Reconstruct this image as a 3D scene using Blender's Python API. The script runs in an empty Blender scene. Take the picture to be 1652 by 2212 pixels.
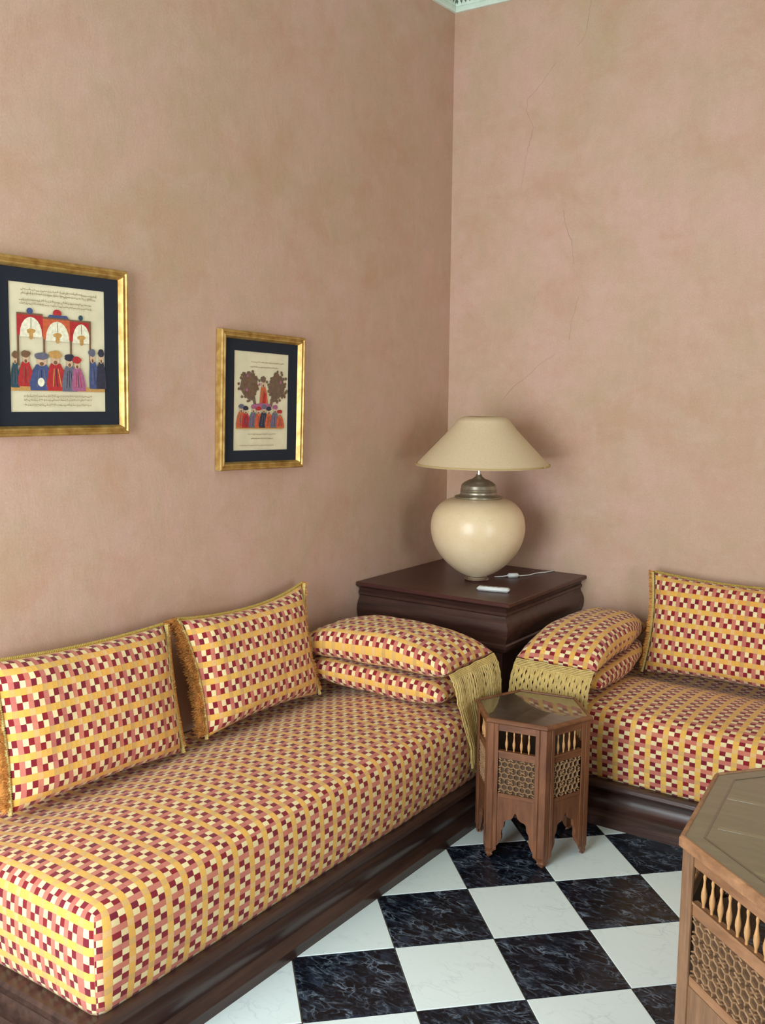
import bpy, bmesh, math, random
from mathutils import Vector, Matrix, noise
random.seed(7)
PI = math.pi
SC = bpy.context.scene
COL = SC.collection

# ------------------------------------------------------------------ camera
cam_d = bpy.data.cameras.new('camera')
cam = bpy.data.objects.new('camera', cam_d); COL.objects.link(cam); SC.camera = cam
yaw, pitch, roll, fpx = 0.60646, -0.12805, 0.00887, 2159.08
cy_, sy_, cp_, sp_ = math.cos(yaw), math.sin(yaw), math.cos(pitch), math.sin(pitch)
fw = Vector((-sy_*cp_, cy_*cp_, sp_)); rt = Vector((cy_, sy_, 0)); up = rt.cross(fw)
rr = math.cos(roll)*rt + math.sin(roll)*up; uu = -math.sin(roll)*rt + math.cos(roll)*up
M_ = Matrix.Identity(4)
for i_ in range(3):
    M_[i_][0] = rr[i_]; M_[i_][1] = uu[i_]; M_[i_][2] = -fw[i_]
M_.translation = Vector((2.52754, -4.19665, 1.63219))
cam.matrix_world = M_
cam_d.sensor_fit = 'HORIZONTAL'; cam_d.sensor_width = 36.0
cam_d.lens = 36.0*fpx/1652.0
cam_d.clip_start = 0.05; cam_d.clip_end = 100

# ------------------------------------------------------------------ world, lights, exposure
W = bpy.data.worlds.new('world'); SC.world = W; W.use_nodes = True
bg = W.node_tree.nodes['Background']; bg.inputs[0].default_value = (0.75, 0.87, 1.0, 1); bg.inputs[1].default_value = 1.0

def area(name, loc, rot, sx, sy, power, color, spread=180):
    l = bpy.data.lights.new(name, 'AREA'); l.shape = 'RECTANGLE'; l.size = sx; l.size_y = sy
    l.energy = power; l.color = color; l.spread = math.radians(spread)
    o = bpy.data.objects.new(name, l); COL.objects.link(o); o.location = loc; o.rotation_euler = rot
    return o
# daylight coming in through the big opening of the back wall and the window of the side wall
area('daylight_back_window', (1.00, -5.07, 1.40), (math.radians(90), 0, 0), 1.7, 2.3, 92, (0.84, 0.95, 1.0))
area('daylight_side_window', (4.97, -3.2, 1.35), (math.radians(90), 0, math.radians(90)), 1.5, 1.7, 40, (0.84, 0.95, 1.0))

SC.view_settings.view_transform = 'Standard'
try: SC.view_settings.look = 'None'
except Exception: pass
SC.view_settings.gamma = 1.0
SC.view_settings.use_curve_mapping = False
SC.view_settings.exposure = 0.70

# ------------------------------------------------------------------ helpers
def lin(c):
    c = c/255.0
    return c/12.92 if c <= 0.04045 else ((c+0.055)/1.055)**2.4
def rgb(r, g, b): return (lin(r), lin(g), lin(b), 1.0)

class NT:
    """small node-tree helper"""
    def __init__(s, name, rough=0.6, spec=0.5):
        s.m = bpy.data.materials.new(name); s.m.use_nodes = True
        s.t = s.m.node_tree; s.b = s.t.nodes['Principled BSDF']
        s.b.inputs['Roughness'].default_value = rough
        s.b.inputs['Specular IOR Level'].default_value = spec
    def n(s, typ, ins=None, **kw):
        nd = s.t.nodes.new(typ)
        for k, v in kw.items(): setattr(nd, k, v)
        for k, v in (ins or {}).items():
            if hasattr(v, 'is_output') or isinstance(v, bpy.types.NodeSocket): s.t.links.new(v, nd.inputs[k])
            else: nd.inputs[k].default_value = v
        return nd
    def mth(s, op, a, b=0.0, c=None):
        ins = {0: a, 1: b}
        if c is not None: ins[2] = c
        return s.n('ShaderNodeMath', ins, operation=op).outputs[0]
    def mix(s, f, a, b, mode='MIX'):
        nd = s.t.nodes.new('ShaderNodeMix'); nd.data_type = 'RGBA'; nd.blend_type = mode
        for i, v in ((0, f), (6, a), (7, b)):
            if isinstance(v, bpy.types.NodeSocket): s.t.links.new(v, nd.inputs[i])
            else: nd.inputs[i].default_value = v
        return nd.outputs[2]
    def noise(s, vec, scale, detail=4, rough=0.55, dist=0.0):
        return s.n('ShaderNodeTexNoise', {'Vector': vec, 'Scale': scale, 'Detail': detail, 'Roughness': rough, 'Distortion': dist}).outputs[0]
    def ramp(s, fac, stops):
        nd = s.t.nodes.new('ShaderNodeValToRGB'); s.t.links.new(fac, nd.inputs[0])
        e = nd.color_ramp.elements
        while len(e) < len(stops): e.new(0.5)
        for el, (p, c) in zip(e, stops): el.position = p; el.color = c
        return nd.outputs[0]
    def bump(s, h, strength=0.3, dist=0.01):
        nd = s.n('ShaderNodeBump', {'Strength': strength, 'Distance': dist, 'Height': h})
        s.t.links.new(nd.outputs[0], s.b.inputs['Normal']); return nd
    def col(s, c): 
        if isinstance(c, bpy.types.NodeSocket): s.t.links.new(c, s.b.inputs['Base Color'])
        else: s.b.inputs['Base Color'].default_value = c
    def pos(s): return s.n('ShaderNodeNewGeometry').outputs['Position']
    def obj(s): return s.n('ShaderNodeTexCoord').outputs['Object']
    def mapped(s, vec, scale=(1, 1, 1), loc=(0, 0, 0), rot=(0, 0, 0)):
        return s.n('ShaderNodeMapping', {'Vector': vec, 'Scale': scale, 'Location': loc, 'Rotation': rot}).outputs[0]

def plain(name, c, rough=0.5, spec=0.5, metal=0.0, var=0.0, sc=40):
    k = NT(name, rough, spec); k.b.inputs['Metallic'].default_value = metal
    if var:
        f = k.noise(k.obj(), sc, 3)
        d = tuple(x*(1-var) for x in c[:3])+(1,); l = tuple(min(1, x*(1+var)) for x in c[:3])+(1,)
        k.col(k.ramp(f, [(0.3, d), (0.7, l)]))
    else: k.col(c)
    return k.m

# ------------------------------------------------------------------ materials
def wall_mat():
    k = NT('plaster', 0.62, 0.35); P = k.pos()
    big = k.noise(P, 1.1, 4, 0.6)
    mid = k.noise(k.mapped(P, (1, 1, 0.85), (3, 1, 7)), 4.2, 6, 0.68, 0.5)
    strk = k.noise(k.mapped(P, (1, 1, 0.5), (1, 5, 2)), 26, 5, 0.65)
    fine = k.noise(P, 170, 3, 0.7)
    c = k.ramp(big, [(0.36, rgb(194, 159, 134)), (0.50, rgb(201, 164, 145)), (0.66, rgb(205, 166, 151))])
    c = k.mix(k.ramp(mid, [(0.40, (0, 0, 0, 1)), (0.74, (.8, .8, .8, 1))]), c, rgb(186, 161, 128))
    c = k.mix(k.ramp(k.noise(k.mapped(P, (1, 1, 1.2), (9, 2, 4)), 3.6, 6, 0.66, .4), [(0.48, (0, 0, 0, 1)), (0.72, (.55, .55, .55, 1))]), c, rgb(192, 144, 116))
    c = k.mix(k.ramp(k.noise(k.mapped(P, (1, 1, 1.5), (2, 8, 1)), 5.5, 6, 0.7, .4), [(0.5, (0, 0, 0, 1)), (0.8, (.4, .4, .4, 1))]), c, rgb(210, 180, 165))
    c = k.mix(0.30, c, k.ramp(strk, [(0.3, (.84, .84, .84, 1)), (0.7, (1.05, 1.05, 1.05, 1))]), 'MULTIPLY')
    c = k.mix(0.6, c, k.ramp(fine, [(0.3, (.84, .84, .84, 1)), (0.7, (1.08, 1.08, 1.08, 1))]), 'MULTIPLY')
    k.col(c)
    h = k.mth('ADD', k.mth('MULTIPLY', mid, 1.0), k.mth('MULTIPLY', strk, 0.3))
    k.bump(h, 0.22, 0.010)
    return k.m
M_WALL = wall_mat()
M_CRACK = plain('crack', rgb(160, 128, 108), 0.9, 0.1)
M_CEIL = plain('white_stucco', rgb(214, 228, 214), 0.7, 0.3, var=0.06)
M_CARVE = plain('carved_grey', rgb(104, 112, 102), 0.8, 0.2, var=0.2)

def wood_mat(name, dark, light, rough=0.32, spec=0.5, axis='x', coat=0.0, sc=7, streak=14):
    k = NT(name, rough, spec); O = k.obj()
    s = {'x': (1, streak, streak), 'y': (streak, 1, streak), 'z': (streak, streak, 1)}[axis]
    a = k.noise(k.mapped(O, s), sc*0.35, 5, 0.65, 0.4)
    b = k.noise(k.mapped(O, s, (4, 2, 9)), sc*1.6, 3, 0.6)
    c = k.ramp(a, [(0.3, dark), (0.72, light)])
    c = k.mix(0.5, c, k.ramp(b, [(0.3, (.7, .7, .7, 1)), (0.7, (1.15, 1.15, 1.15, 1))]), 'MULTIPLY')
    k.col(c); k.bump(b, 0.12, 0.004)
    k.b.inputs['Coat Weight'].default_value = coat; k.b.inputs['Coat Roughness'].default_value = 0.12
    return k.m
M_DARKX = wood_mat('dark_wood_x', rgb(44, 28, 26), rgb(84, 54, 44), 0.30, 0.5, 'x')
M_DARKY = wood_mat('dark_wood_y', rgb(44, 30, 28), rgb(80, 56, 47), 0.28, 0.5, 'y')
M_DARKTOP = wood_mat('dark_wood_top', rgb(56, 28, 26), rgb(84, 44, 38), 0.36, 0.45, 'x', sc=5)
M_BROWN = wood_mat('carved_brown_wood', rgb(92, 54, 34), rgb(144, 92, 60), 0.45, 0.4, 'z', sc=12, streak=6)
M_BROWNX = wood_mat('carved_brown_rail', rgb(96, 56, 36), rgb(148, 96, 62), 0.42, 0.4, 'x', sc=12, streak=6)
M_BIGX = wood_mat('tea_table_rail', rgb(130, 90, 62), rgb(176, 130, 94), 0.42, 0.4, 'x', sc=12, streak=5)
M_BIGZ = wood_mat('tea_table_post', rgb(118, 86, 62), rgb(158, 118, 88), 0.45, 0.4, 'z', sc=12, streak=5)
M_SPIN = plain('pale_turned_wood', rgb(200, 150, 98), 0.4, 0.5, var=0.12)
M_LATT = plain('lattice_wood', rgb(150, 116, 84), 0.45, 0.4, var=0.2)
M_PANEL = plain('panel_recess', rgb(84, 62, 46), 0.6, 0.3, var=0.2)
M_INSIDE = plain('dark_inside', rgb(28, 22, 26), 0.8, 0.2)
M_GLASS_D = None
def topglass(name, dark, light):
    k = NT(name, 0.35, 0.6); O = k.obj()
    a = k.noise(k.mapped(O, (1.5, 7, 1)), 6, 4, 0.6)
    k.col(k.ramp(a, [(0.3, dark), (0.7, light)]))
    k.b.inputs['Coat Weight'].default_value = 1.0; k.b.inputs['Coat Roughness'].default_value = 0.03; k.b.inputs['Coat IOR'].default_value = 1.7
    return k.m
M_GTOP_S = topglass('glass_over_dark_wood', rgb(44, 36, 30), rgb(72, 58, 44))
M_GTOP_B = topglass('glass_over_olive_wood', rgb(94, 88, 64), rgb(112, 106, 80))
M_GEDGE = topglass('glass_over_dark_joint', rgb(74, 66, 48), rgb(86, 78, 56))
M_GBAR = topglass('glass_over_pale_bar', rgb(112, 106, 76), rgb(124, 118, 86))

def fabric_mat():
    """woven check: UV.x runs across the gold bands (metres), UV.y along them"""
    k = NT('check_fabric', 0.85, 0.25)
    k.b.inputs['Sheen Weight'].default_value = 0.15
    uv = k.n('ShaderNodeUVMap').outputs[0]
    sp = k.n('ShaderNodeSeparateXYZ', {0: uv})
    U = k.mth('DIVIDE', sp.outputs[0], 0.0203); V = k.mth('DIVIDE', sp.outputs[1], 0.0156)
    fu, fv = k.mth('FLOOR', U), k.mth('FLOOR', V)
    iu = k.mth('FLOORED_MODULO', fu, 3.0); iv = k.mth('FLOORED_MODULO', fv, 3.0)
    eq = lambda a, v: k.mth('COMPARE', a, float(v), 0.1)
    gold = eq(iu, 0); rose = eq(iv, 2)
    red = k.mth('MAXIMUM', k.mth('MULTIPLY', eq(iu, 1), eq(iv, 0)), k.mth('MULTIPLY', eq(iu, 2), eq(iv, 1)))
    wn = k.n('ShaderNodeTexWhiteNoise', {'Vector': k.n('ShaderNodeCombineXYZ', {0: fu, 1: fv, 2: 3.0}).outputs[0]}, noise_dimensions='3D').outputs[0]
    wr = k.n('ShaderNodeTexWhiteNoise', {'W': fu}, noise_dimensions='1D').outputs[0]
    wc = k.n('ShaderNodeTexWhiteNoise', {'W': k.mth('ADD', fv, 500.5)}, noise_dimensions='1D').outputs[0]
    slow = k.noise(k.n('ShaderNodeVectorMath', {0: uv, 1: (3.1, 3.1, 3.1)}, operation='MULTIPLY').outputs[0], 1.0, 2)
    cream = k.mix(wn, rgb(240, 222, 168), rgb(226, 202, 150))
    rosec = k.mix(wc, rgb(204, 116, 92), rgb(188, 102, 94))
    rosec = k.mix(k.mth('MULTIPLY', wn, 0.35), rosec, rgb(214, 146, 118))
    ornd = k.n('ShaderNodeObjectInfo').outputs['Random']
    goldc = k.mix(k.mth('MULTIPLY', k.mth('ADD', wr, ornd), 0.5), rgb(238, 184, 96), rgb(228, 162, 74))
    goldc = k.mix(k.ramp(slow, [(0.4, (0, 0, 0, 1)), (0.62, (.5, .5, .5, 1))]), goldc, rgb(226, 184, 82))
    goldc2 = k.mix(wc, rgb(230, 184, 122), rgb(206, 162, 92))
    redc = k.mix(wn, rgb(140, 26, 34), rgb(118, 26, 44))
    c = k.mix(rose, cream, rosec)
    c = k.mix(red, c, redc)
    c = k.mix(gold, c, k.mix(rose, goldc, goldc2))
    # joins between the woven cells
    gx = k.mth('ABSOLUTE', k.mth('SUBTRACT', k.mth('FRACT', U), 0.5)); gy = k.mth('ABSOLUTE', k.mth('SUBTRACT', k.mth('FRACT', V), 0.5))
    edge = k.mth('GREATER_THAN', k.mth('MAXIMUM', gx, gy), 0.47)
    c = k.mix(k.mth('MULTIPLY', edge, 0.18), c, rgb(150, 110, 70))
    thr = k.noise(k.n('ShaderNodeVectorMath', {0: uv, 1: (900, 260, 1)}, operation='MULTIPLY').outputs[0], 1.0, 2)
    c = k.mix(0.35, c, k.ramp(thr, [(0.3, (.82, .82, .82, 1)), (0.7, (1.06, 1.06, 1.06, 1))]), 'MULTIPLY')
    k.col(c)
    k.bump(k.mth('ADD', thr, k.mth('MULTIPLY', k.mth('SUBTRACT', 1.0, k.mth('MAXIMUM', gx, gy)), 1.0)), 0.35, 0.003)
    return k.m
M_FAB = fabric_mat()
M_GIMP = plain('gold_gimp', rgb(200, 178, 112), 0.6, 0.4, var=0.25, sc=160)
M_GIMPD = plain('olive_gimp', rgb(172, 144, 70), 0.65, 0.35, var=0.25, sc=160)
M_PLUSH = plain('rust_plush', rgb(206, 146, 78), 0.7, 0.35, var=0.3, sc=28)
M_PLUSH2 = plain('rust_plush_core', rgb(186, 124, 62), 0.9, 0.1, var=0.2, sc=60)
M_FRINGE = plain('gold_fringe_thread', rgb(206, 178, 112), 0.6, 0.35, var=0.16, sc=60)

def marble(name, black):
    k = NT(name, 0.22, 0.35 if not black else 0.22); P = k.pos()
    rnd = k.n('ShaderNodeObjectInfo').outputs['Random']
    off = k.n('ShaderNodeCombineXYZ', {0: k.mth('MULTIPLY', rnd, 37.0), 1: k.mth('MULTIPLY', rnd, 91.0), 2: 0.0}).outputs[0]
    V = k.n('ShaderNodeVectorMath', {0: P, 1: off}, operation='ADD').outputs[0]
    V = k.mapped(V, (1.0, 1.9, 1), (0, 0, 0), (0, 0, math.radians(-38)))
    wv = k.noise(V, 6, 4, 0.6)
    V2 = k.n('ShaderNodeVectorMath', {0: V, 1: k.n('ShaderNodeVectorMath', {0: k.n('ShaderNodeTexNoise', {'Vector': V, 'Scale': 9.0, 'Detail': 4.0}).outputs[1], 1: (.20, .20, 0)}, operation='MULTIPLY').outputs[0]}, operation='ADD').outputs[0]
    vo = k.n('ShaderNodeTexVoronoi', {'Vector': V2, 'Scale': 24.0 if black else 13.0}, feature='DISTANCE_TO_EDGE').outputs[0]
    if black:
        vein = k.ramp(vo, [(0.0, (.9, .9, .9, 1)), (0.05, (.22, .22, .22, 1)), (0.16, (0, 0, 0, 1))])
        msk = k.ramp(k.noise(V, 11, 4, 0.6), [(0.46, (.06, .06, .06, 1)), (0.66, (1, 1, 1, 1))])
        f = k.mth('MULTIPLY', vein, msk)
        c = k.mix(k.ramp(k.noise(V, 17, 6, 0.72, 0.6), [(0.50, (0, 0, 0, 1)), (0.74, (.75, .75, .75, 1))]), rgb(12, 16, 26), rgb(62, 74, 94))
        k.col(k.mix(f, c, rgb(136, 152, 172)))
    else:
        vein = k.ramp(vo, [(0.0, (.5, .5, .5, 1)), (0.03, (.12, .12, .12, 1)), (0.08, (0, 0, 0, 1))])
        msk = k.ramp(wv, [(0.45, (0, 0, 0, 1)), (0.7, (1, 1, 1, 1))])
        c = k.mix(k.mth('MULTIPLY', vein, msk), rgb(232, 243, 243), rgb(168, 184, 190))
        k.col(k.mix(0.2, c, k.ramp(wv, [(.3, (.9, .93, .93, 1)), (.7, (1, 1, 1, 1))]), 'MULTIPLY'))
    return k.m
M_WT, M_BT = marble('white_marble', False), marble('black_marble', True)
M_GROUT = plain('grout', rgb(92, 84, 70), 0.9, 0.2)

def gold_mat():
    k = NT('gilt_frame', 0.42, 0.5); k.b.inputs['Metallic'].default_value = 0.55
    k.col(k.ramp(k.noise(k.obj(), 30, 3), [(0.3, rgb(160, 118, 56)), (0.7, rgb(204, 170, 100))])); return k.m
M_GOLD = gold_mat()
M_MAT = plain('charcoal_mount', rgb(38, 42, 50), 0.85, 0.2, var=0.1, sc=200)
M_PAPER = plain('aged_paper', rgb(224, 212, 178), 0.8, 0.2, var=0.07, sc=14)
PAINT = {n: plain('paint_'+n, rgb(*c), 0.8, 0.2, var=0.18, sc=90) for n, c in dict(
    red=(176, 52, 52), orange=(198, 96, 62), blue=(74, 84, 122), slate=(104, 102, 116), mauve=(166, 98, 128), brown=(120, 88, 66),
    foliage=(116, 92, 74), dark=(58, 56, 68), ochre=(192, 146, 84), skin=(208, 172, 140), ink=(168, 150, 120), pale=(232, 224, 196), teal=(50, 76, 88)).items()}

def ceramic():
    k = NT('cream_glaze', 0.36, 0.45); O = k.obj()
    vo = k.n('ShaderNodeTexVoronoi', {'Vector': O, 'Scale': 60.0}, feature='DISTANCE_TO_EDGE').outputs[0]
    c = k.ramp(k.noise(O, 9, 4), [(0.35, rgb(224, 198, 158)), (0.7, rgb(232, 208, 172))])
    c = k.mix(k.ramp(vo, [(0.0, (.22, .22, .22, 1)), (0.03, (0, 0, 0, 1))]), c, rgb(170, 146, 108))
    k.col(c); k.b.inputs['Coat Weight'].default_value = 0.12; k.b.inputs['Coat Roughness'].default_value = 0.16
    return k.m
M_CER = ceramic()
def shade_mat():
    k = NT('shade_cloth', 0.8, 0.2); O = k.obj()
    k.col(k.ramp(k.noise(k.mapped(O, (1, 1, .3)), 220, 2), [(0.3, rgb(204, 180, 146)), (0.7, rgb(214, 190, 156))]))
    return k.m
M_SHADE = shade_mat()
M_PEWTER = plain('pewter', rgb(168, 160, 140), 0.34, 0.5, metal=0.8, var=0.15, sc=50)
M_CHROME = plain('chrome', rgb(215, 210, 205), 0.15, 0.5, metal=1.0)
M_WHITE = plain('white_plastic', rgb(228, 230, 226), 0.35, 0.5)
M_GREYP = plain('grey_plastic', rgb(150, 154, 156), 0.4, 0.5)

# ------------------------------------------------------------------ mesh builder
class MB:
    def __init__(s): s.v = []; s.f = []; s.m = []; s.uv = []
    def add(s, verts, faces, mi=0, uvs=None):
        b = len(s.v); s.v += [tuple(p) for p in verts]
        for i, f in enumerate(faces):
            s.f.append([b+j for j in f]); s.m.append(mi)
            s.uv.append(uvs[i] if uvs else [(0, 0)]*len(f))
        return s
    def box(s, x0, x1, y0, y1, z0, z1, mi=0, bev=0.0, mat=None):
        if bev <= 0:
            vs = [(x, y, z) for z in (z0, z1) for y in (y0, y1) for x in (x0, x1)]
            fs = [(0, 2, 3, 1), (4, 5, 7, 6), (0, 1, 5, 4), (2, 6, 7, 3), (0, 4, 6, 2), (1, 3, 7, 5)]
        else:
            bm = bmesh.new(); bmesh.ops.create_cube(bm, size=1.0)
            for v in bm.verts: v.co = Vector(((x0+x1)/2+v.co.x*(x1-x0), (y0+y1)/2+v.co.y*(y1-y0), (z0+z1)/2+v.co.z*(z1-z0)))
            bmesh.ops.bevel(bm, geom=bm.edges[:], offset=bev, segments=2, affect='EDGES')
            bm.verts.index_update(); vs = [v.co.copy() for v in bm.verts]; fs = [[v.index for v in f.verts] for f in bm.faces]; bm.free()
        if mat is not None: vs = [mat @ Vector(p) for p in vs]
        return s.add(vs, fs, mi)
    def lathe(s, prof, n=40, c=(0, 0, 0), mi=0, caps=True):
        vs = []; fs = []
        for r, z in prof:
            for k in range(n):
                a = 2*PI*k/n; vs.append((c[0]+r*math.cos(a), c[1]+r*math.sin(a), c[2]+z))
        for i in range(len(prof)-1):
            for k in range(n):
                k2 = (k+1) % n; fs.append((i*n+k, i*n+k2, (i+1)*n+k2, (i+1)*n+k))
        if caps:
            fs.append(list(range(n))[::-1]); fs.append([(len(prof)-1)*n+k for k in range(n)])
        return s.add(vs, fs, mi)
    def tube(s, pts, r, n=6, mi=0, caps=True):
        pts = [Vector(p) for p in pts]; m = len(pts); vs = []; fs = []
        rs = r if isinstance(r, (list, tuple)) else [r]*m
        prev = None
        for i, p in enumerate(pts):
            t = (pts[min(i+1, m-1)]-pts[max(i-1, 0)])
            if t.length < 1e-9: t = Vector((0, 0, 1))
            t.normalize()
            if prev is None:
                a = Vector((0, 0, 1)) if abs(t.z) < 0.9 else Vector((1, 0, 0))
                x = t.cross(a).normalized()
            else:
                x = (prev - t*prev.dot(t))
                x = x.normalized() if x.length > 1e-6 else t.orthogonal().normalized()
            prev = x; y = t.cross(x)
            for k in range(n):
                an = 2*PI*k/n; vs.append(p + rs[i]*(math.cos(an)*x+math.sin(an)*y))
        for i in range(m-1):
            for k in range(n):
                k2 = (k+1) % n; fs.append((i*n+k, i*n+k2, (i+1)*n+k2, (i+1)*n+k))
        if caps: fs.append(list(range(n))[::-1]); fs.append([(m-1)*n+k for k in range(n)])
        return s.add(vs, fs, mi)
    def prism(s, poly, z0, z1, mi=0, mat=None):
        """poly in XY extruded z0..z1 (any simple polygon)"""
        n = len(poly); vs = [(x, y, z0) for x, y in poly]+[(x, y, z1) for x, y in poly]
        if mat is not None: vs = [mat @ Vector(p) for p in vs]
        fs = [list(range(n))[::-1], list(range(n, 2*n))]+[(i, (i+1) % n, n+(i+1) % n, n+i) for i in range(n)]
        return s.add(vs, fs, mi)
    def build(s, name, mats, parent=None, smooth=False, loc=None, rot=None, kind=None, label=None, auto=None, weld=0):
        me = bpy.data.meshes.new(name); me.from_pydata(s.v, [], s.f)
        if not isinstance(mats, (list, tuple)): mats = [mats]
        for m in mats: me.materials.append(m)
        me.polygons.foreach_set('material_index', s.m)
        ul = me.uv_layers.new(name='UVMap'); flat = [c for f in s.uv for uv in f for c in uv]
        ul.data.foreach_set('uv', flat)
        bm = bmesh.new(); bm.from_mesh(me)
        if weld: bmesh.ops.remove_doubles(bm, verts=bm.verts[:], dist=weld)
        bmesh.ops.recalc_face_normals(bm, faces=bm.faces[:])
        bm.to_mesh(me); bm.free()
        if smooth: me.polygons.foreach_set('use_smooth', [True]*len(me.polygons))
        me.update()
        o = link(name, me, parent, loc, rot)
        if auto:
            sm = o.modifiers.new('edges', 'EDGE_SPLIT'); sm.split_angle = math.radians(auto)
        if kind: o['kind'] = kind
        if label: o['label'] = label
        return o
def link(name, me, parent=None, loc=None, rot=None):
    o = bpy.data.objects.new(name, me); COL.objects.link(o)
    if parent is not None: o.parent = parent
    if loc is not None: o.location = loc
    if rot is not None: o.rotation_euler = rot
    return o
def thing(name, label, cat, loc=(0, 0, 0), rot=(0, 0, 0), group=None):
    o = bpy.data.objects.new(name, None); COL.objects.link(o); o.empty_display_size = 0.1
    o.location = loc; o.rotation_euler = rot; o['label'] = label; o['category'] = cat
    if group: o['group'] = group
    return o

# ================================================================== SETTING
RX, RY, RH = 4.7, -4.95, 3.62
b = MB().box(-0.25, 0, RY-0.25, 0.0, 0, RH); b.build('wall_left', M_WALL, kind='structure')
b = MB().box(-0.25, RX+0.25, 0, 0.25, 0, RH); wr = b.build('wall_right', M_WALL, kind='structure')
b = MB()   # wall behind the camera with the big opening
b.box(0, 0.15, RY-0.25, RY, 0, RH).box(1.85, RX+0.25, RY-0.25, RY, 0, RH).box(0.15, 1.85, RY-0.25, RY, 2.55, RH).box(0.15, 1.85, RY-0.25, RY, 0, 0.25)
b.build('wall_back', M_WALL, kind='structure')
b = MB()   # side wall with a window opening
b.box(RX, RX+0.25, RY, -3.95, 0, RH).box(RX, RX+0.25, -2.45, 0, 0, RH).box(RX, RX+0.25, -3.95, -2.45, 2.2, RH).box(RX, RX+0.25, -3.95, -2.45, 0, 0.5)
b.build('wall_side', M_WALL, kind='structure')
MB().box(-0.25, RX+0.25, RY-0.25, 0.25, RH, RH+0.2).build('ceiling', M_CEIL, kind='structure')
# window frames of the two openings
def win(name, axis, a0, a1, z0, z1, p):
    fr = MB(); t = 0.05
    def bb(u0, u1, w0, w1, d=0.03):
        if axis == 'x': fr.box(u0, u1, p-d, p+d, w0, w1)
        else: fr.box(p-d, p+d, u0, u1, w0, w1)
    bb(a0, a1, z0, z0+t); bb(a0, a1, z1-t, z1); bb(a0, a0+t, z0+t, z1-t); bb(a1-t, a1, z0+t, z1-t)
    fr.build(name, M_CEIL, kind='structure')
win('window_1', 'x', 0.15, 1.85, 0.25, 2.55, RY-0.05)
win('window_2', 'y', -3.95, -2.45, 0.5, 2.2, RX+0.06)

# cracks in the plaster of the right wall
def crack(pts, name='crack'):
    m = MB()
    P = []
    for (x0, z0), (x1, z1) in zip(pts[:-1], pts[1:]):
        n = max(2, int(math.hypot(x1-x0, z1-z0)/0.012))
        for k in range(n):
            t = k/n; P.append((x0+(x1-x0)*t+random.uniform(-.003, .003), z0+(z1-z0)*t))
    for i in range(len(P)-1):
        w = 0.0007*(0.5+abs(noise.noise((P[i][1]*9, 1, 2)))*1.6); w2 = 0.0007*(0.5+abs(noise.noise((P[i+1][1]*9, 1, 2)))*1.6)
        (xa, za), (xb, zb) = P[i], P[i+1]
        dx, dz = xb-xa, zb-za; L = math.hypot(dx, dz)+1e-9; nx, nz = -dz/L, dx/L
        m.add([(xa-nx*w, 0, za-nz*w), (xa+nx*w, 0, za+nz*w), (xb+nx*w2, 0, zb+nz*w2), (xb-nx*w2, 0, zb-nz*w2),
               (xa, -0.0006, za), (xb, -0.0006, zb)], [(0, 4, 5, 3), (4, 1, 2, 5)])
    m.build(name, M_CRACK, wr)
crack([(0.682, 3.30), (0.661, 3.15), (0.645, 3.106), (0.60, 3.07)])
crack([(0.518, 3.032), (0.454, 2.955), (0.387, 2.896), (0.382, 2.847), (0.419, 2.773), (0.394, 2.686), (0.362, 2.508)])
crack([(0.575, 2.40), (0.586, 2.347), (0.60, 2.30), (0.622, 2.264), (0.638, 2.15)])
crack([(0.663, 2.022), (0.628, 1.902), (0.626, 1.82)])
crack([(0.56, 1.77), (0.47, 1.718), (0.443, 1.687), (0.354, 1.623), (0.284, 1.546)])

# carved stucco cornice under the ceiling
def cornice():
    z0 = 3.333
    for name, ax in (('trim_1', 'l'), ('trim_2', 'r')):
        pr = [(0.0, z0), (0.012, z0), (0.016, z0+0.008), (0.016, z0+0.020), (0.012, z0+0.026), (0.014, z0+0.032), (0.05, z0+0.16), (0.09, z0+0.22), (0.12, z0+0.235), (0.12, RH), (0.0, RH)]
        m = MB(); L0, L1 = (0.0, 4.95) if ax == 'l' else (0.0, 4.7)
        n = len(pr)
        vs = []
        for d, z in pr: vs.append((d, -d, z))
        for d, z in pr: vs.append((d, -L1, z) if ax == 'l' else (L1, -d, z))
        m.add(vs, [(i, (i+1) % n, n+(i+1) % n, n+i) for i in range(n)]+[list(range(n)), list(range(n, 2*n))])
        o = m.build(name, M_CEIL, kind='structure')
        # carved relief leaves
        lf = MB(); count = int(L1/0.022)
        for k in range(1, count):
            for r_ in range(4):
                z = z0+0.044+r_*0.024; d = 0.014+0.036*((z-z0-0.032)/0.128)
                a = k*0.022+(0.011 if r_ % 2 else 0)
                h, w = 0.011, 0.0065
                q = [(a-w, z), (a, z-h), (a+w, z), (a, z+h)]
                for (aa, zz) in [0]*0: pass
                dd = 0.004
                pts = []
                for (aa, zz) in q:
                    do = 0.014+0.036*((zz-z0-0.032)/0.128)+0.0006
                    pts.append((do, -aa, zz) if ax == 'l' else (aa, -do, zz))
                do = d+dd; pts.append((do, -a, z) if ax == 'l' else (a, -do, z))
                lf.add(pts, [(0, 1, 4), (1, 2, 4), (2, 3, 4), (3, 0, 4)])
        lf.build('carved_relief', M_CARVE, o, kind='stuff')
cornice()

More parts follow.
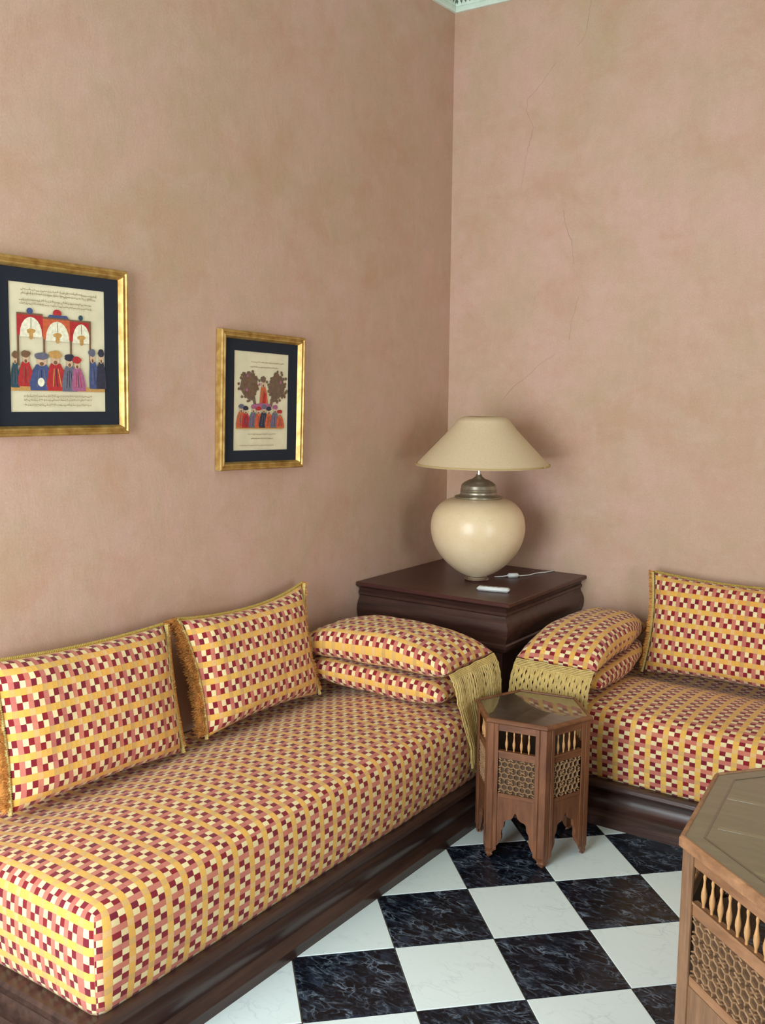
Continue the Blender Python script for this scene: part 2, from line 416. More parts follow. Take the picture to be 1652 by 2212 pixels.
# floor: grout bed and one object per marble tile
TS, TH, OX, OY = 0.30, 0.78707, 0.58558, -1.50371
fl = MB().box(-0.25, RX+0.25, RY-0.25, 0.25, -0.15, -0.0025).build('floor', M_GROUT, kind='structure')
c_, s_ = math.cos(TH), math.sin(TH)
hs = TS/2-0.0016
def tile_mesh(nm, mat):
    bm = bmesh.new(); bmesh.ops.create_cube(bm, size=1.0)
    for v in bm.verts: v.co = Vector((v.co.x*2*hs, v.co.y*2*hs, -0.006+v.co.z*0.012))
    bmesh.ops.bevel(bm, geom=[e for e in bm.edges if all(v.co.z > -0.001 for v in e.verts)], offset=0.0012, segments=1, affect='EDGES')
    me = bpy.data.meshes.new(nm); bm.to_mesh(me); bm.free(); me.materials.append(mat); return me
mw, mk = tile_mesh('tile', M_WT), tile_mesh('tile', M_BT)
for i in range(-8, 22):
    for j in range(-14, 22):
        x = OX+TS*((j+.5)*c_+(i+.5)*s_); y = OY+TS*((j+.5)*s_-(i+.5)*c_)
        if not (0.62 < x < RX-0.2 and RY+0.2 < y < -0.62): continue
        link('tile', mk if (i+j) % 2 else mw, fl, (x, y, 0), (0, 0, TH))

# ================================================================== CORNER CABINET
def ring(prof, x1, y1, z_cap=None):
    """moulded box in the corner: prof = [(inset, z)] from top to bottom, corner at (x1-inset, y1+inset)"""
    m = MB(); vs = []; n = len(prof)
    for d, z in prof:
        vs += [(0.005, y1+d, z), (x1-d, y1+d, z), (x1-d, -0.005, z), (0.005, -0.005, z)]
    fs = []
    for i in range(n-1):
        for k in range(4): fs.append((i*4+k, i*4+(k+1) % 4, (i+1)*4+(k+1) % 4, (i+1)*4+k))
    fs.append((0, 1, 2, 3)); fs.append(tuple((n-1)*4+k for k in range(4))[::-1])
    return m.add(vs, fs)
cab = thing('corner_cabinet', 'dark wooden corner cabinet with a square moulded top, under the cream lamp', 'cabinet', (0.37, -0.37, 0))
inv = (-0.37, 0.37, 0)
CX, CY = 0.748, -0.756
def cpart(name, prof, mat):
    o = ring(prof, CX, CY).build(name, mat, cab, loc=inv, auto=28, smooth=True); return o
cpart('tabletop', [(0.004, .777), (0, .774), (0, .762), (0.006, .757), (0.012, .755)], M_DARKTOP)
cpart('moulded_case', [(0.012, .755), (0.022, .748), (0.026, .738), (0.020, .732), (0.020, .722), (0.027, .716), (0.026, .706), (0.018, .694), (0.010, .676), (0.008, .655), (0.012, .632), (0.020, .615), (0.022, .604), (0.016, .598), (0.014, .586), (0.020, .574), (0.034, .566), (0.046, .560)], M_DARKX)
cpart('lower_body', [(0.05, .560), (0.05, .10), (0.035, .09), (0.035, 0.0)], M_DARKX)

# ================================================================== SOFAS
def base_profile():
    return [(0.0, 0.0), (0.012, 0.0), (0.012, 0.030), (0.006, 0.038), (-0.006, 0.044), (-0.014, 0.054), (-0.008, 0.075), (-0.006, 0.095), (-0.014, 0.115),
            (-0.022, 0.124), (-0.012, 0.132), (0.004, 0.140), (0.010, 0.150), (0.008, 0.162), (0.0, 0.170), (-0.02, 0.172)]
DB = 0.797
def sofa_base(left, far, near):
    """moulded plinth: front line at DB from wall, running along the wall from `far` to `near` (distances from the corner)"""
    m = MB(); pr = base_profile(); n = len(pr); vs = []
    for d, z in pr: vs.append((DB+d, far, z))
    for d, z in pr: vs.append((DB+d, near+d, z))
    for d, z in pr: vs.append((0.006, near+d, z))
    # (front distance, along distance) -> world
    W_ = lambda p: (p[0], -p[1], p[2]) if left else (p[1], -p[0], p[2])
    fs = []
    for seg in range(2):
        for i in range(n-1): fs.append((seg*n+i, seg*n+i+1, (seg+1)*n+i+1, (seg+1)*n+i))
    vs += [(0.006, far, 0.0), (0.006, far, 0.172)]
    a, c2 = len(vs)-2, len(vs)-1
    fs.append((n-1, 2*n-1, 3*n-1, c2)); fs.append((0, a, 2*n, n))
    fs.append([i for i in range(n)][::-1]+[a, c2][0:0] if False else list(range(n))+[c2, a])
    fs.append(list(range(2*n, 3*n))+[c2, a])
    m.add([W_(v) for v in vs], fs)
    return m
sbl = thing('sofa_platform', 'long dark moulded wooden sofa platform along the left wall', 'sofa platform', (0.4, -1.8, 0))
sofa_base(True, 0.80, 2.845).build('plinth', M_DARKY, sbl, loc=(-0.4, 1.8, 0), smooth=True, auto=35)
sbr = thing('sofa_platform', 'dark moulded wooden sofa platform along the right wall, behind the tea tables', 'sofa platform', (1.8, -0.4, 0))
sofa_base(False, 0.86, 3.3).build('plinth', M_DARKX, sbr, loc=(-1.8, 0.4, 0), smooth=True, auto=35)

def mattress(fd, a0, a1, zt, left, seed, uo=0.0, vo=0.0):
    us = -1 if left else 1
    """draped box. p = (front distance 0.01..fd, along a0..a1, z). UV.x along the wall unrolled, UV.y = depth unrolled."""
    m = MB(); zb = 0.172; r = 0.035; H = zt-zb
    lo = Vector((0.012, a0, zb-0.03)); hi = Vector((fd, a1, zt))
    def warp(p):
        q = Vector((min(max(p.x, lo.x+r), hi.x-r), min(max(p.y, lo.y+r), hi.y-r), min(max(p.z, lo.z+r), hi.z-r)))
        d = p-q
        if d.length > 1e-6: p = q+d.normalized()*r*(1.0 if max(abs(d.x), abs(d.y), abs(d.z)) > r*0.99 else d.length/r)
        t = (p.z-zb)/H
        xx = max(0.0, min(1.0, (p.x-lo.x)/(hi.x-lo.x)))**1.7; bx = 4*xx*(1-xx); by = min(1, (p.y-lo.y)/0.25, (hi.y-p.y)/0.25)
        by = by*(2-by) if by > 0 else 0
        top = max(0, min(1, (p.z-zt+0.03)/0.03))
        p = p.copy()
        p.z += 0.024*bx**0.9*(0.35+0.65*by)*top if bx > 0 else 0
        p.z -= 0.034*math.exp(-((p.x-0.12)/0.17)**2)*top
        w = 0.014*4*max(0, t)*(1-min(1, t))
        if p.x > hi.x-r*1.2: p.x += w
        if p.y > hi.y-r*1.2: p.y += w
        if p.y < lo.y+r*1.2: p.y -= w
        nn = noise.noise((p.x*3+seed, p.y*2.2, p.z*3))*0.006+noise.noise((p.x*9, p.y*9+seed, p.z*9))*0.0022
        if p.z > zt-0.02: p.z += nn
        else:
            if p.x > hi.x-0.05: p.x += nn
            if p.y > hi.y-0.05: p.y += nn
        p.z = max(p.z, zb)
        return p
    W_ = (lambda p: (p.x, -p.y, p.z)) if left else (lambda p: (p.y, -p.x, p.z))
    def grid(fn, nu, nv, uvf):
        vs = []; fs = []; uvs = []; U = []
        for i in range(nu+1):
            for j in range(nv+1):
                P = fn(i/nu, j/nv); vs.append(W_(warp(P))); U.append(uvf(P))
        for i in range(nu):
            for j in range(nv):
                f = (i*(nv+1)+j, (i+1)*(nv+1)+j, (i+1)*(nv+1)+j+1, i*(nv+1)+j+1); fs.append(f); uvs.append([(us*U[k][0], U[k][1]) for k in f])
        m.add(vs, fs, 0, uvs)
    na = int((a1-a0)/0.03); nx = 32; nz = 14
    L = lambda a, b_, t: a+(b_-a)*t
    grid(lambda s, t: Vector((L(lo.x, hi.x, t), L(lo.y, hi.y, s), hi.z)), na, nx, lambda P: (uo+P.y, vo+P.x))
    grid(lambda s, t: Vector((hi.x, L(lo.y, hi.y, s), L(lo.z, hi.z, t))), na, nz, lambda P: (uo+P.y, vo+hi.x+hi.z-P.z))
    grid(lambda s, t: Vector((lo.x, L(lo.y, hi.y, s), L(lo.z, hi.z, t))), na, nz, lambda P: (uo+P.y, vo+P.z))
    grid(lambda s, t: Vector((L(lo.x, hi.x, s), hi.y, L(lo.z, hi.z, t))), nx, nz, lambda P: (uo+hi.y+hi.z-P.z, vo+P.x))
    grid(lambda s, t: Vector((L(lo.x, hi.x, s), lo.y, L(lo.z, hi.z, t))), nx, nz, lambda P: (uo+lo.y-hi.z+P.z, vo+P.x))
    grid(lambda s, t: Vector((L(lo.x, hi.x, t), L(lo.y, hi.y, s), lo.z)), 10, 6, lambda P: (P.y, P.x))
    return m
ml = mattress(0.778, 0.80, 2.812, 0.425, True, 3.0, 0.015, 0.004).build('sofa_mattress', M_FAB, smooth=True, weld=1e-5)
ml['label'] = 'long check-woven mattress with gold stripes on the left sofa platform'; ml['category'] = 'mattress'
mr = mattress(0.775, 0.80, 3.25, 0.425, False, 11.0, 0.01, 0.02).build('sofa_mattress', M_FAB, smooth=True, weld=1e-5)
mr['label'] = 'check-woven mattress with gold stripes on the right sofa platform'; mr['category'] = 'mattress'

# ================================================================== CUSHIONS
def pillow_pt(s, t, side, L, H, T, concave=0.018, seed=0.0, sag=0.0):
    """s,t in -1..1"""
    # outline: concave edges, pointed corners
    x = s*(L/2)*(1-concave/(L/2)*(1-t*t)*abs(s)**3)
    z = t*(H/2)*(1-concave/(H/2)*(1-s*s)*abs(t)**3)
    e = max(0.0, (1-s**6))*max(0.0, (1-t**6)); e2 = max(0.0, 1-s*s)*max(0.0, 1-t*t)
    w = (T/2)*(0.62*math.sqrt(e)*e**0.12+0.38*e2**0.5)*side
    nn = noise.noise((s*2+seed, t*2, side*3))*0.008*min(1, e2*4)+noise.noise((s*6+seed, t*6, side))*0.003*min(1, e2*4)
    return Vector((x, w+nn*side, z))
def pillow_body(L, H, T, concave, seed, nu=44, nv=30, uo=0.0, vo=0.0, sag=None):
    m = MB()
    for side in (-1, 1):
        vs = []; U = [None]*((nu+1)*(nv+1)); ix = lambda i, j: i*(nv+1)+j
        for i in range(nu+1):
            for j in range(nv+1):
                s = math.sin((i/nu*2-1)*PI/2*0.999)*0.45+(i/nu*2-1)*0.55; t = math.sin((j/nv*2-1)*PI/2*0.999)*0.45+(j/nv*2-1)*0.55
                s = max(-1, min(1, s)); t = max(-1, min(1, t))
                p = pillow_pt(s, t, side, L, H, T, concave, seed)
                if sag: p = sag(p)
                vs.append(p)
        # the cloth is not stretched: measure along the surface, outwards from the middle lines
        ci, cj = nu//2, nv//2
        av = [0.0]*len(vs); au = [0.0]*len(vs)
        for i in range(nu+1):
            for j in range(cj+1, nv+1): av[ix(i, j)] = av[ix(i, j-1)]+(vs[ix(i, j)]-vs[ix(i, j-1)]).length
            for j in range(cj-1, -1, -1): av[ix(i, j)] = av[ix(i, j+1)]-(vs[ix(i, j)]-vs[ix(i, j+1)]).length
        for j in range(nv+1):
            for i in range(ci+1, nu+1): au[ix(i, j)] = au[ix(i-1, j)]+(vs[ix(i, j)]-vs[ix(i-1, j)]).length
            for i in range(ci-1, -1, -1): au[ix(i, j)] = au[ix(i+1, j)]-(vs[ix(i, j)]-vs[ix(i+1, j)]).length
        for k_ in range(len(vs)): U[k_] = (uo+av[k_], vo+au[k_])
        fs = []; uvs = []
        for i in range(nu):
            for j in range(nv):
                f = (i*(nv+1)+j, (i+1)*(nv+1)+j, (i+1)*(nv+1)+j+1, i*(nv+1)+j+1); fs.append(f); uvs.append([U[k] for k in f])
        m.add(vs, fs, 0, uvs)
    return m
def rope(pts, r, mi=0, pitch_=0.006, m=None):
    """twisted gimp: ribbed tube following pts"""
    P = []; R = []
    for a, b2 in zip(pts[:-1], pts[1:]):
        a, b2 = Vector(a), Vector(b2); n = max(1, int((b2-a).length/(pitch_/2)))
        for k in range(n): P.append(a.lerp(b2, k/n))
    P.append(Vector(pts[-1]))
    for k in range(len(P)): R.append(r*(1.0 if k % 2 else 0.72))
    return (m or MB()).tube(P, R, 6, mi)
def plush(m, pts, outd, ln=0.036, n=1400, depth=0.05, rnd=random):
    """tufts standing off an edge line"""
    for k in range(n):
        t = rnd.random()*(len(pts)-1); i = min(int(t), len(pts)-2); p = Vector(pts[i]).lerp(Vector(pts[i+1]), t-i)
        y = rnd.uniform(-depth/2, depth/2)
        tan = (Vector(pts[i+1])-Vector(pts[i])).normalized()
        clump = noise.noise((p.z*28, p.x*5, y*30))
        d = (Vector(outd)+tan*(rnd.uniform(-.45, .35)+clump*0.7)+Vector((0, 1, 0))*(rnd.uniform(-.5, .5)+y*9)).normalized()
        l = ln*rnd.uniform(0.6, 1.05)*(1+clump*0.3)
        p0 = p+Vector((0, y*0.6, 0))-Vector(outd)*0.008; w = 0.0022
        sd = d.cross(Vector((rnd.uniform(-1, 1), rnd.uniform(-1, 1), rnd.uniform(-1, 1)))).normalized(); s2 = d.cross(sd)
        m.add([p0+sd*w, p0-sd*w*.5+s2*w*.87, p0-sd*w*.5-s2*w*.87, p0+d*l*.75+sd*w*.9, p0+d*l*.75-sd*w*.45+s2*w*.8, p0+d*l*.75-sd*w*.45-s2*w*.8, p0+d*l],
              [(0, 1, 4, 3), (1, 2, 5, 4), (2, 0, 3, 5), (3, 4, 6), (4, 5, 6), (5, 3, 6)])
    return m
def back_cushion(label, loc, rotz, lean, L, H, T, concave, seed, uo, vo, ear=0.0, plush_len=0.036, left_len=None, roll=0.0, ltaper=0.0):
    th = thing('back_cushion', label, 'cushion', loc, (-lean, roll, rotz), 'tall check cushions leaning on the walls')
    up_ = lambda p: Vector((p.x, p.y, p.z+H/2+(ear*max(0, p.x/(L/2))**3*max(0, p.z/(H/2))**2 if ear else 0)))
    base_up = up_
    def up_(p):
        q = base_up(p); f = max(0, -p.x/(L/2)); g = max(0.0, 1-q.z/H)
        q.x += ltaper*f*g**0.6
        q.x += ear*max(0, p.x/(L/2))**3*max(0, p.z/(H/2))**3
        return q
    m = pillow_body(L, H, T, concave, seed, 48, 34, uo, vo, sag=up_)
    m.build('cushion_body', M_FAB, th, smooth=True, weld=1e-4)
    N = 22
    for sgn in (-1, 1):
        edge = [up_(pillow_pt(sgn, -1+2*k/N, -1, L, H, T, concave, seed)) for k in range(N+1)]
        line = [p+Vector((0.004*sgn, -0.012, 0)) for p in edge]
        rope(line, 0.0075).build('gimp_braid', M_GIMP, th, smooth=False)
        core = MB().tube([p+Vector((0.013*sgn, -0.001, 0.004)) for p in edge[1:]], 0.012, 8)
        pc = core.build('plush_trim', M_PLUSH2, th, smooth=True)
        tuft = plush(MB(), [p+Vector((0.010*sgn, 0, 0)) for p in edge[1:]], (sgn, 0, 0), left_len if (left_len and sgn < 0) else plush_len, 2600)
        tuft.build('plush_pile', M_PLUSH, pc, kind='stuff')
    top = [up_(pillow_pt(-1+2*k/30, 1, -1, L, H, T, concave, seed))+Vector((0, 0, 0.003)) for k in range(31)]
    rope(top, 0.0065).build('top_cord', M_GIMPD, th)
    return th
R90 = PI/2
back_cushion('large check cushion on the left wall nearest the camera, cut by the left photo edge', (0.170, -2.283, 0.421), R90, 0.20, 0.648, 0.428, 0.17, 0.012, 2.0, 0.012, 0.010, plush_len=0.014, left_len=0.03, roll=0.030)
back_cushion('check cushion on the left sofa with rust plush ends, second along the wall', (0.170, -1.562, 0.425), R90, 0.21, 0.655, 0.420, 0.165, 0.026, 5.0, 0.030, 0.0, ear=0.016, plush_len=0.020, left_len=0.034, ltaper=0.045)
back_cushion('large check cushion with gold edge braid leaning on the right wall', (1.442, -0.175, 0.428), 0.0, 0.20, 0.70, 0.425, 0.16, 0.02, 9.0, 0.0, 0.02, plush_len=0.022)

def fringe(th, L, Wd, T, x_end, z_end, drop, sag, gather=0.0, seed=1, front=0.06):
    """macrame curtain hanging from the +X end of a cushion; x_end,z_end local edge position"""
    rnd = random.Random(seed)
    def path(a, d):   # a across (-1..1), d down
        z = -d; x = 0.014+front*(1-math.exp(-d/0.05))
        y = a*Wd/2
        if gather:
            k = min(1, max(0, (d-0.10)/0.2)); y = y*(1-gather*k)+gather*k*Wd*0.38
        return Vector((x_end+x+0.003*math.sin(a*9+seed), y, z_end+sag(a)+z))
    hb = MB()   # header braid
    for row in range(5):
        rope([path(-1+2*k/24, 0.003+row*0.0046) for k in range(25)], 0.0032, pitch_=0.004, m=hb)
    hd = hb.build('fringe_header', M_FRINGE, th)
    net = MB(); N = 74; step = 0.007
    nd = int(drop/step)
    for i in range(N):
        a0 = -1+2*(i+.5)/N; pts = []; dl = drop*(0.93+0.09*rnd.random()); ph = rnd.uniform(0, 6)
        for k in range(nd+1):
            d = 0.022+k*step
            if d > dl: break
            y = a0*Wd/2; off = 0
            if d < 0.125:
                pit = 0.033; rp = 0.0165; r0 = int((d-0.030)/rp+0.5)
                for rw in (r0-1, r0, r0+1):
                    if rw < 0 or rw > 5: continue
                    dc = 0.037+rw*rp; ofs = pit/2 if rw % 2 else 0
                    cx = round((y-ofs)/pit)*pit+ofs
                    dx, dd = y-cx, d-dc
                    g = math.exp(-(dd/0.0062)**2); 
                    off += (1 if dx >= 0 else -1)*0.0036*g*math.exp(-(dx/0.0070)**2)
            else:
                off = 0.002*math.sin(d*40+ph)*min(1, (d-0.125)/0.05)+rnd.uniform(-.0004, .0004)
            p = path((y+off)/(Wd/2), d); p.x += 0.0015*math.sin(i*2.1+d*20)
            pts.append(p)
        if len(pts) > 1: net.tube(pts, 0.0024, 4, caps=False)
    net.build('knotted_fringe', M_FRINGE, th, kind='stuff')

def stack_cushion(label, loc, rotz, L, Wd, T, seed, uo, vo, tilt=(0, 0), fr=None, bend=0.0, zmin=-1.0, zmax=1.0, taper=0.0):
    th = thing('armrest_cushion', label, 'cushion', loc, (tilt[0], tilt[1], rotz), 'flat check cushions stacked at the sofa ends')
    def flat(p):   # pillow built in XZ -> lay flat: x->x, z->y, y->z
        q = Vector((p.x, p.z, -p.y+T/2)); 
        q.z -= bend*(abs(q.x/(L/2))**2.5)
        q.z = min(max(q.z, zmin), zmax)
        if taper and q.y > 0: q.y *= 1-taper*min(1.0, max(0.0, (-q.x-0.03)/0.25))
        return q
    pillow_body(L, Wd, T, 0.012, seed, 44, 26, uo, vo, sag=flat).build('cushion_body', M_FAB, th, smooth=True, weld=1e-4)
    if fr:
        fringe(th, L, Wd*0.97, T, L/2-0.008, T/2-bend, fr['drop'], lambda a: 0.0, fr.get('gather', 0), fr.get('seed', 1), fr.get('front', .05))
    return th
stack_cushion('lower check cushion of the pair stacked at the corner end of the left sofa', (0.395, -1.058, 0.452), 0, 0.68, 0.33, 0.125, 21.0, 0.01, 0.0, (0.02, 0.015), zmax=0.106)
stack_cushion('fringed upper check cushion lying on the stack at the corner end of the left sofa', (0.400, -1.062, 0.566), 0, 0.71, 0.345, 0.145, 22.0, 0.02, 0.01, (0.02, -0.01), dict(drop=0.37, gather=0.30, seed=3, front=0.040), bend=0.03, zmin=0.006)
stack_cushion('lower check cushion of the pair stacked at the corner end of the right sofa', (0.965, -0.395, 0.452), -R90, 0.66, 0.33, 0.115, 23.0, 0.0, 0.01, (0.0, 0.02), zmax=0.096, taper=0.34)
stack_cushion('fringed upper check cushion lying on the stack at the corner end of the right sofa', (0.955, -0.405, 0.548), -R90, 0.71, 0.335, 0.145, 24.0, 0.015, 0.0, (0.0, 0.02), dict(drop=0.30, seed=8, front=0.072), bend=0.04, zmin=0.010, taper=0.34)

# ================================================================== LAMP
lx, ly, lz = 0.402, -0.400, 0.777
lamp = thing('table_lamp', 'cream round-bellied ceramic lamp with a wide conical shade on the corner cabinet', 'lamp', (lx, ly, lz))
def spl(pts, n=10):
    out = []
    for i in range(len(pts)-1):
        p0 = pts[max(i-1, 0)]; p1 = pts[i]; p2 = pts[i+1]; p3 = pts[min(i+2, len(pts)-1)]
        for k in range(n):
            t = k/n; out.append(tuple(0.5*((2*p1[j])+(-p0[j]+p2[j])*t+(2*p0[j]-5*p1[j]+4*p2[j]-p3[j])*t*t+(-p0[j]+3*p1[j]-3*p2[j]+p3[j])*t**3) for j in range(2)))
    out.append(pts[-1]); return out
MB().lathe([(0.0, 0.0), (0.052, 0.0), (0.055, 0.006), (0.050, 0.012), (0.040, 0.018), (0.037, 0.026), (0.0, 0.026)], 40, caps=False).build('foot', M_CHROME, lamp, smooth=True, auto=40)
MB().lathe(spl([(0.042, 0.020), (0.078, 0.036), (0.122, 0.068), (0.160, 0.108), (0.187, 0.152), (0.202, 0.198), (0.206, 0.240), (0.199, 0.284), (0.180, 0.320), (0.148, 0.348), (0.110, 0.362), (0.06, 0.366)], 8), 72, caps=False).build('ceramic_body', M_CER, lamp, smooth=True)
MB().lathe([(0.0, .360), (0.100, .362), (0.104, .366), (0.104, .371), (0.086, .376), (0.080, .380), (0.078, .388), (0.080, .392), (0.077, .396), (0.079, .401), (0.076, .406), (0.076, .416), (0.072, .424),
            (0.060, .434), (0.044, .442), (0.028, .447), (0.022, .452), (0.014, .458), (0.012, .466), (0.0, .466)], 48, caps=False).build('metal_cap', M_PEWTER, lamp, smooth=True, auto=50)
MB().lathe([(0.0085, .46), (0.0085, .60)], 16).build('stem', M_CHROME, lamp, smooth=True, auto=40)
sh = MB(); prof = [(0.290, .508), (0.287, .511), (0.24, .560), (0.195, .607), (0.150, .655), (0.122, .688), (0.111, .703), (0.094, .713), (0.074, .717)]
inn = [(0.074, .715), (0.108, .701), (0.148, .653), (0.193, .605), (0.285, .510)]
sh.lathe(spl(prof, 4)+inn+[(0.290, .508)], 80, caps=False)
so = sh.build('lamp_shade', M_SHADE, lamp, smooth=True, loc=(0.012, 0.010, 0), auto=50)
hem = MB()
for rr_, zz in ((0.2895, .511),): hem.tube([(rr_*math.cos(2*PI*k/72), rr_*math.sin(2*PI*k/72), zz) for k in range(73)], 0.0032, 6)
hem.build('shade_hem', plain('shade_hem_tape', rgb(188, 164, 112), .8, .2), so, smooth=True)
spd = MB()
for k in range(3):
    a = k*2*PI/3; spd.tube([(-0.012, -0.010, .60), (0.15*math.cos(a), 0.15*math.sin(a), .651)], 0.0015, 5)
spd.build('shade_carrier', M_CHROME, lamp, loc=(0.012, 0.010, 0))

# white remote and the lamp cord with its switch
rem = thing('remote_control', 'slim white remote control lying near the front corner of the cabinet', 'remote', (0.578, -0.570, 0.778), (0, 0, math.radians(14)))
MB().box(-0.068, 0.068, -0.020, 0.020, 0, 0.016, bev=0.005).build('casing', M_WHITE, rem, smooth=True)
rb = MB()
for k in range(4): rb.box(-0.05+k*0.022, -0.038+k*0.022, -0.008, 0.006, 0.0158, 0.0172)
rb.build('buttons', M_GREYP, rem)
cord = thing('lamp_cord', 'thin white lamp cord with an inline switch on the cabinet behind the lamp', 'cord', (0.50, -0.257, 0.778))
cp = [(-0.06, -0.05, .003), (-0.035, -0.03, .004), (-0.012, -0.012, .008), (0.03, 0.03, .006), (0.045, 0.08, .003), (0.05, 0.14, .003), (0.075, 0.19, .003), (0.085, 0.235, .003), (0.088, 0.2535, -0.02+.02)]
MB().tube([tuple(q) for q in cp], 0.0024, 6).build('cable', M_WHITE, cord, smooth=True)
MB().box(-0.026, 0.026, -0.012, 0.012, 0.0, 0.018, bev=0.005).build('inline_switch', M_WHITE, cord, smooth=True, loc=(0.004, 0.004, 0), rot=(0, 0, math.radians(40)))

# ================================================================== CARVED POLYGON TABLES
def arch_poly(w, h0, foot, prof, top):
    """arched skirt between two legs: outline in (u, z); prof: [(u_frac from centre 0..1, z)] from apex to foot"""
    right = [(u*w/2, z) for u, z in prof]; left_ = [(-u, z) for u, z in right[::-1]]
    return left_, right
def poly_table(name, label, cat, loc, n, a0, R, H, mats, nsp, dims, prof, skip=()):
    MZ, MX, MT = mats
    th = thing(name, label, cat, loc)
    side = 2*R*math.sin(PI/n); ap = R*math.cos(PI/n)
    Rt = R+dims['over']; tt = dims['tt']
    corners = [(math.cos(a0+2*PI*k/n), math.sin(a0+2*PI*k/n)) for k in range(n)]
    # top: rim, glass plate, bars
    rim = MB(); lv = [(Rt-0.006, H-tt), (Rt, H-tt+0.005), (Rt, H-0.006), (Rt-0.006, H), (Rt-dims['rim'], H), (Rt-dims['rim']-0.002, H-0.0035), (Rt-dims['rim']-0.002, H-tt)]
    vs = [(c[0]*r, c[1]*r, z) for r, z in lv for c in corners]; m_ = len(lv)
    rim.add(vs, [(i*n+k, i*n+(k+1) % n, ((i+1) % m_)*n+(k+1) % n, ((i+1) % m_)*n+k) for i in range(m_) for k in range(n)])
    rim.build('top_rim', MX, th)
    g = MB(); Rg = Rt-dims['rim']-0.0025
    g.prism([(c[0]*Rg, c[1]*Rg) for c in corners], H-tt*0.8, H-0.0035)
    top = g.build('glass_top', MT, th)
    if dims.get('bars'):
        for (y0, wdt, ang) in dims['bars']:
            mm = Matrix.Rotation(ang, 4, 'Z'); Lb = math.sqrt(max(0.01, (Rg*0.92*math.cos(PI/n))**2-y0*y0))
            MB().box(-Lb, Lb, y0-wdt/2, y0+wdt/2, H-0.0036, H-0.0030, mat=mm).build('inlay_bar', M_GBAR, top)
        bd = MB(); R1, R2 = Rg*0.925, Rg*0.915
        vs = [(c[0]*r, c[1]*r, z) for r, z in ((R1, H-0.0036), (R1, H-0.0024), (R2, H-0.0024), (R2, H-0.0036)) for c in corners]
        bd.add(vs, [(i*n+k, i*n+(k+1) % n, ((i+1) % 4)*n+(k+1) % n, ((i+1) % 4)*n+k) for i in range(4) for k in range(n)])
        bd.build('inlay_border', M_GEDGE, top)
    pw = dims['post']; th_ = 0.014
    z = dims['z']; # z levels: rail top, opening bottom, panel top, panel bottom, skirt top
    inner = side-2*pw
    for k in range(n):
        am = a0+2*PI*(k+.5)/n
        F = Matrix.Rotation(am+PI/2, 4, 'Z'); F = Matrix.Translation((math.cos(am)*ap, math.sin(am)*ap, 0)) @ F   # local x along face, y inwards is +? -> outward = -y
        def T(p): return F @ Vector(p)
        rot = (0, 0, am+PI/2); org = (math.cos(am)*ap, math.sin(am)*ap, 0)
        # outward direction in face frame is -y
        m = MB().box(-side/2+0.002, side/2-0.002, 0, th_, z['rail'], H-tt)
        m.build('upper_rail', MX, th, loc=org, rot=rot)
        m = MB().box(-inner/2, inner/2, 0.001, th_, z['ptop'], z['obot']); m.box(-inner/2, inner/2, -0.002, 0.002, z['obot']-0.006, z['obot'])
        m.build('middle_rail', MX, th, loc=org, rot=rot)
        m = MB().box(-inner/2, inner/2, 0.001, th_, z['skirt'], z['pbot']); m.build('lower_rail', MX, th, loc=org, rot=rot)
        # panel recess + lattice
        m = MB().box(-inner/2, inner/2, 0.008, 0.013, z['pbot'], z['ptop']); pn = m.build('lattice_panel', M_PANEL, th, loc=org, rot=rot)
        lt = MB(); pz0, pz1 = z['pbot']+0.002, z['ptop']-0.002; hw = inner/2-0.002; sw = dims['slat']
        def slat(xa, za, xb, zb, w=sw, y0=0.001, y1=0.009):
            dx, dz = xb-xa, zb-za; Ln = math.hypot(dx, dz)
            if Ln < 0.006: return
            nx, nz = -dz/Ln*w/2, dx/Ln*w/2
            q = [(xa-nx, za-nz), (xa+nx, za+nz), (xb+nx, zb+nz), (xb-nx, zb-nz)]
            lt.add([(a, y0+.001, b_) for a, b_ in q]+[((xa), y0-.0012, za), (xb, y0-.0012, zb)]+[(a, y1, b_) for a, b_ in q],
                   [(0, 1, 4), (1, 2, 5, 4), (2, 3, 5), (3, 0, 4, 5), (0, 6, 7, 1), (1, 7, 8, 2), (2, 8, 9, 3), (3, 9, 6, 0)])
        # interlaced pattern: hexagon stars = three families of lines broken at knots
        cellw = dims['cell']; nxs = max(1, round(2*hw/cellw)); cw = 2*hw/nxs; nzs = max(1, round((pz1-pz0)/cw)); ch = (pz1-pz0)/nzs
        for ix in range(nxs):
            for iz in range(nzs):
                cx, cz = -hw+cw*(ix+.5), pz0+ch*(iz+.5); rr2 = 0.30
                hx = [(cx+cw*rr2*math.cos(q*PI/3+PI/6), cz+ch*rr2*math.sin(q*PI/3+PI/6)) for q in range(6)]
                for q in range(6): slat(*hx[q], *hx[(q+1) % 6])
                for q in range(6):
                    ox, oz = cx+cw*0.56*math.cos(q*PI/3+PI/6), cz+ch*0.56*math.sin(q*PI/3+PI/6)
                    ox = max(-hw, min(hw, ox)); oz = max(pz0, min(pz1, oz)); slat(*hx[q], ox, oz)
                for (sx_, sz_) in ((-1, -1), (1, -1), (1, 1), (-1, 1)):
                    kx, kz = cx+sx_*cw*.5, cz+sz_*ch*.5; slat(kx, kz, kx-sx_*cw*.2, kz-sz_*ch*.12)
        lt.build('lattice', M_LATT, pn)
        # spindles
        sh_ = z['rail']-z['obot']
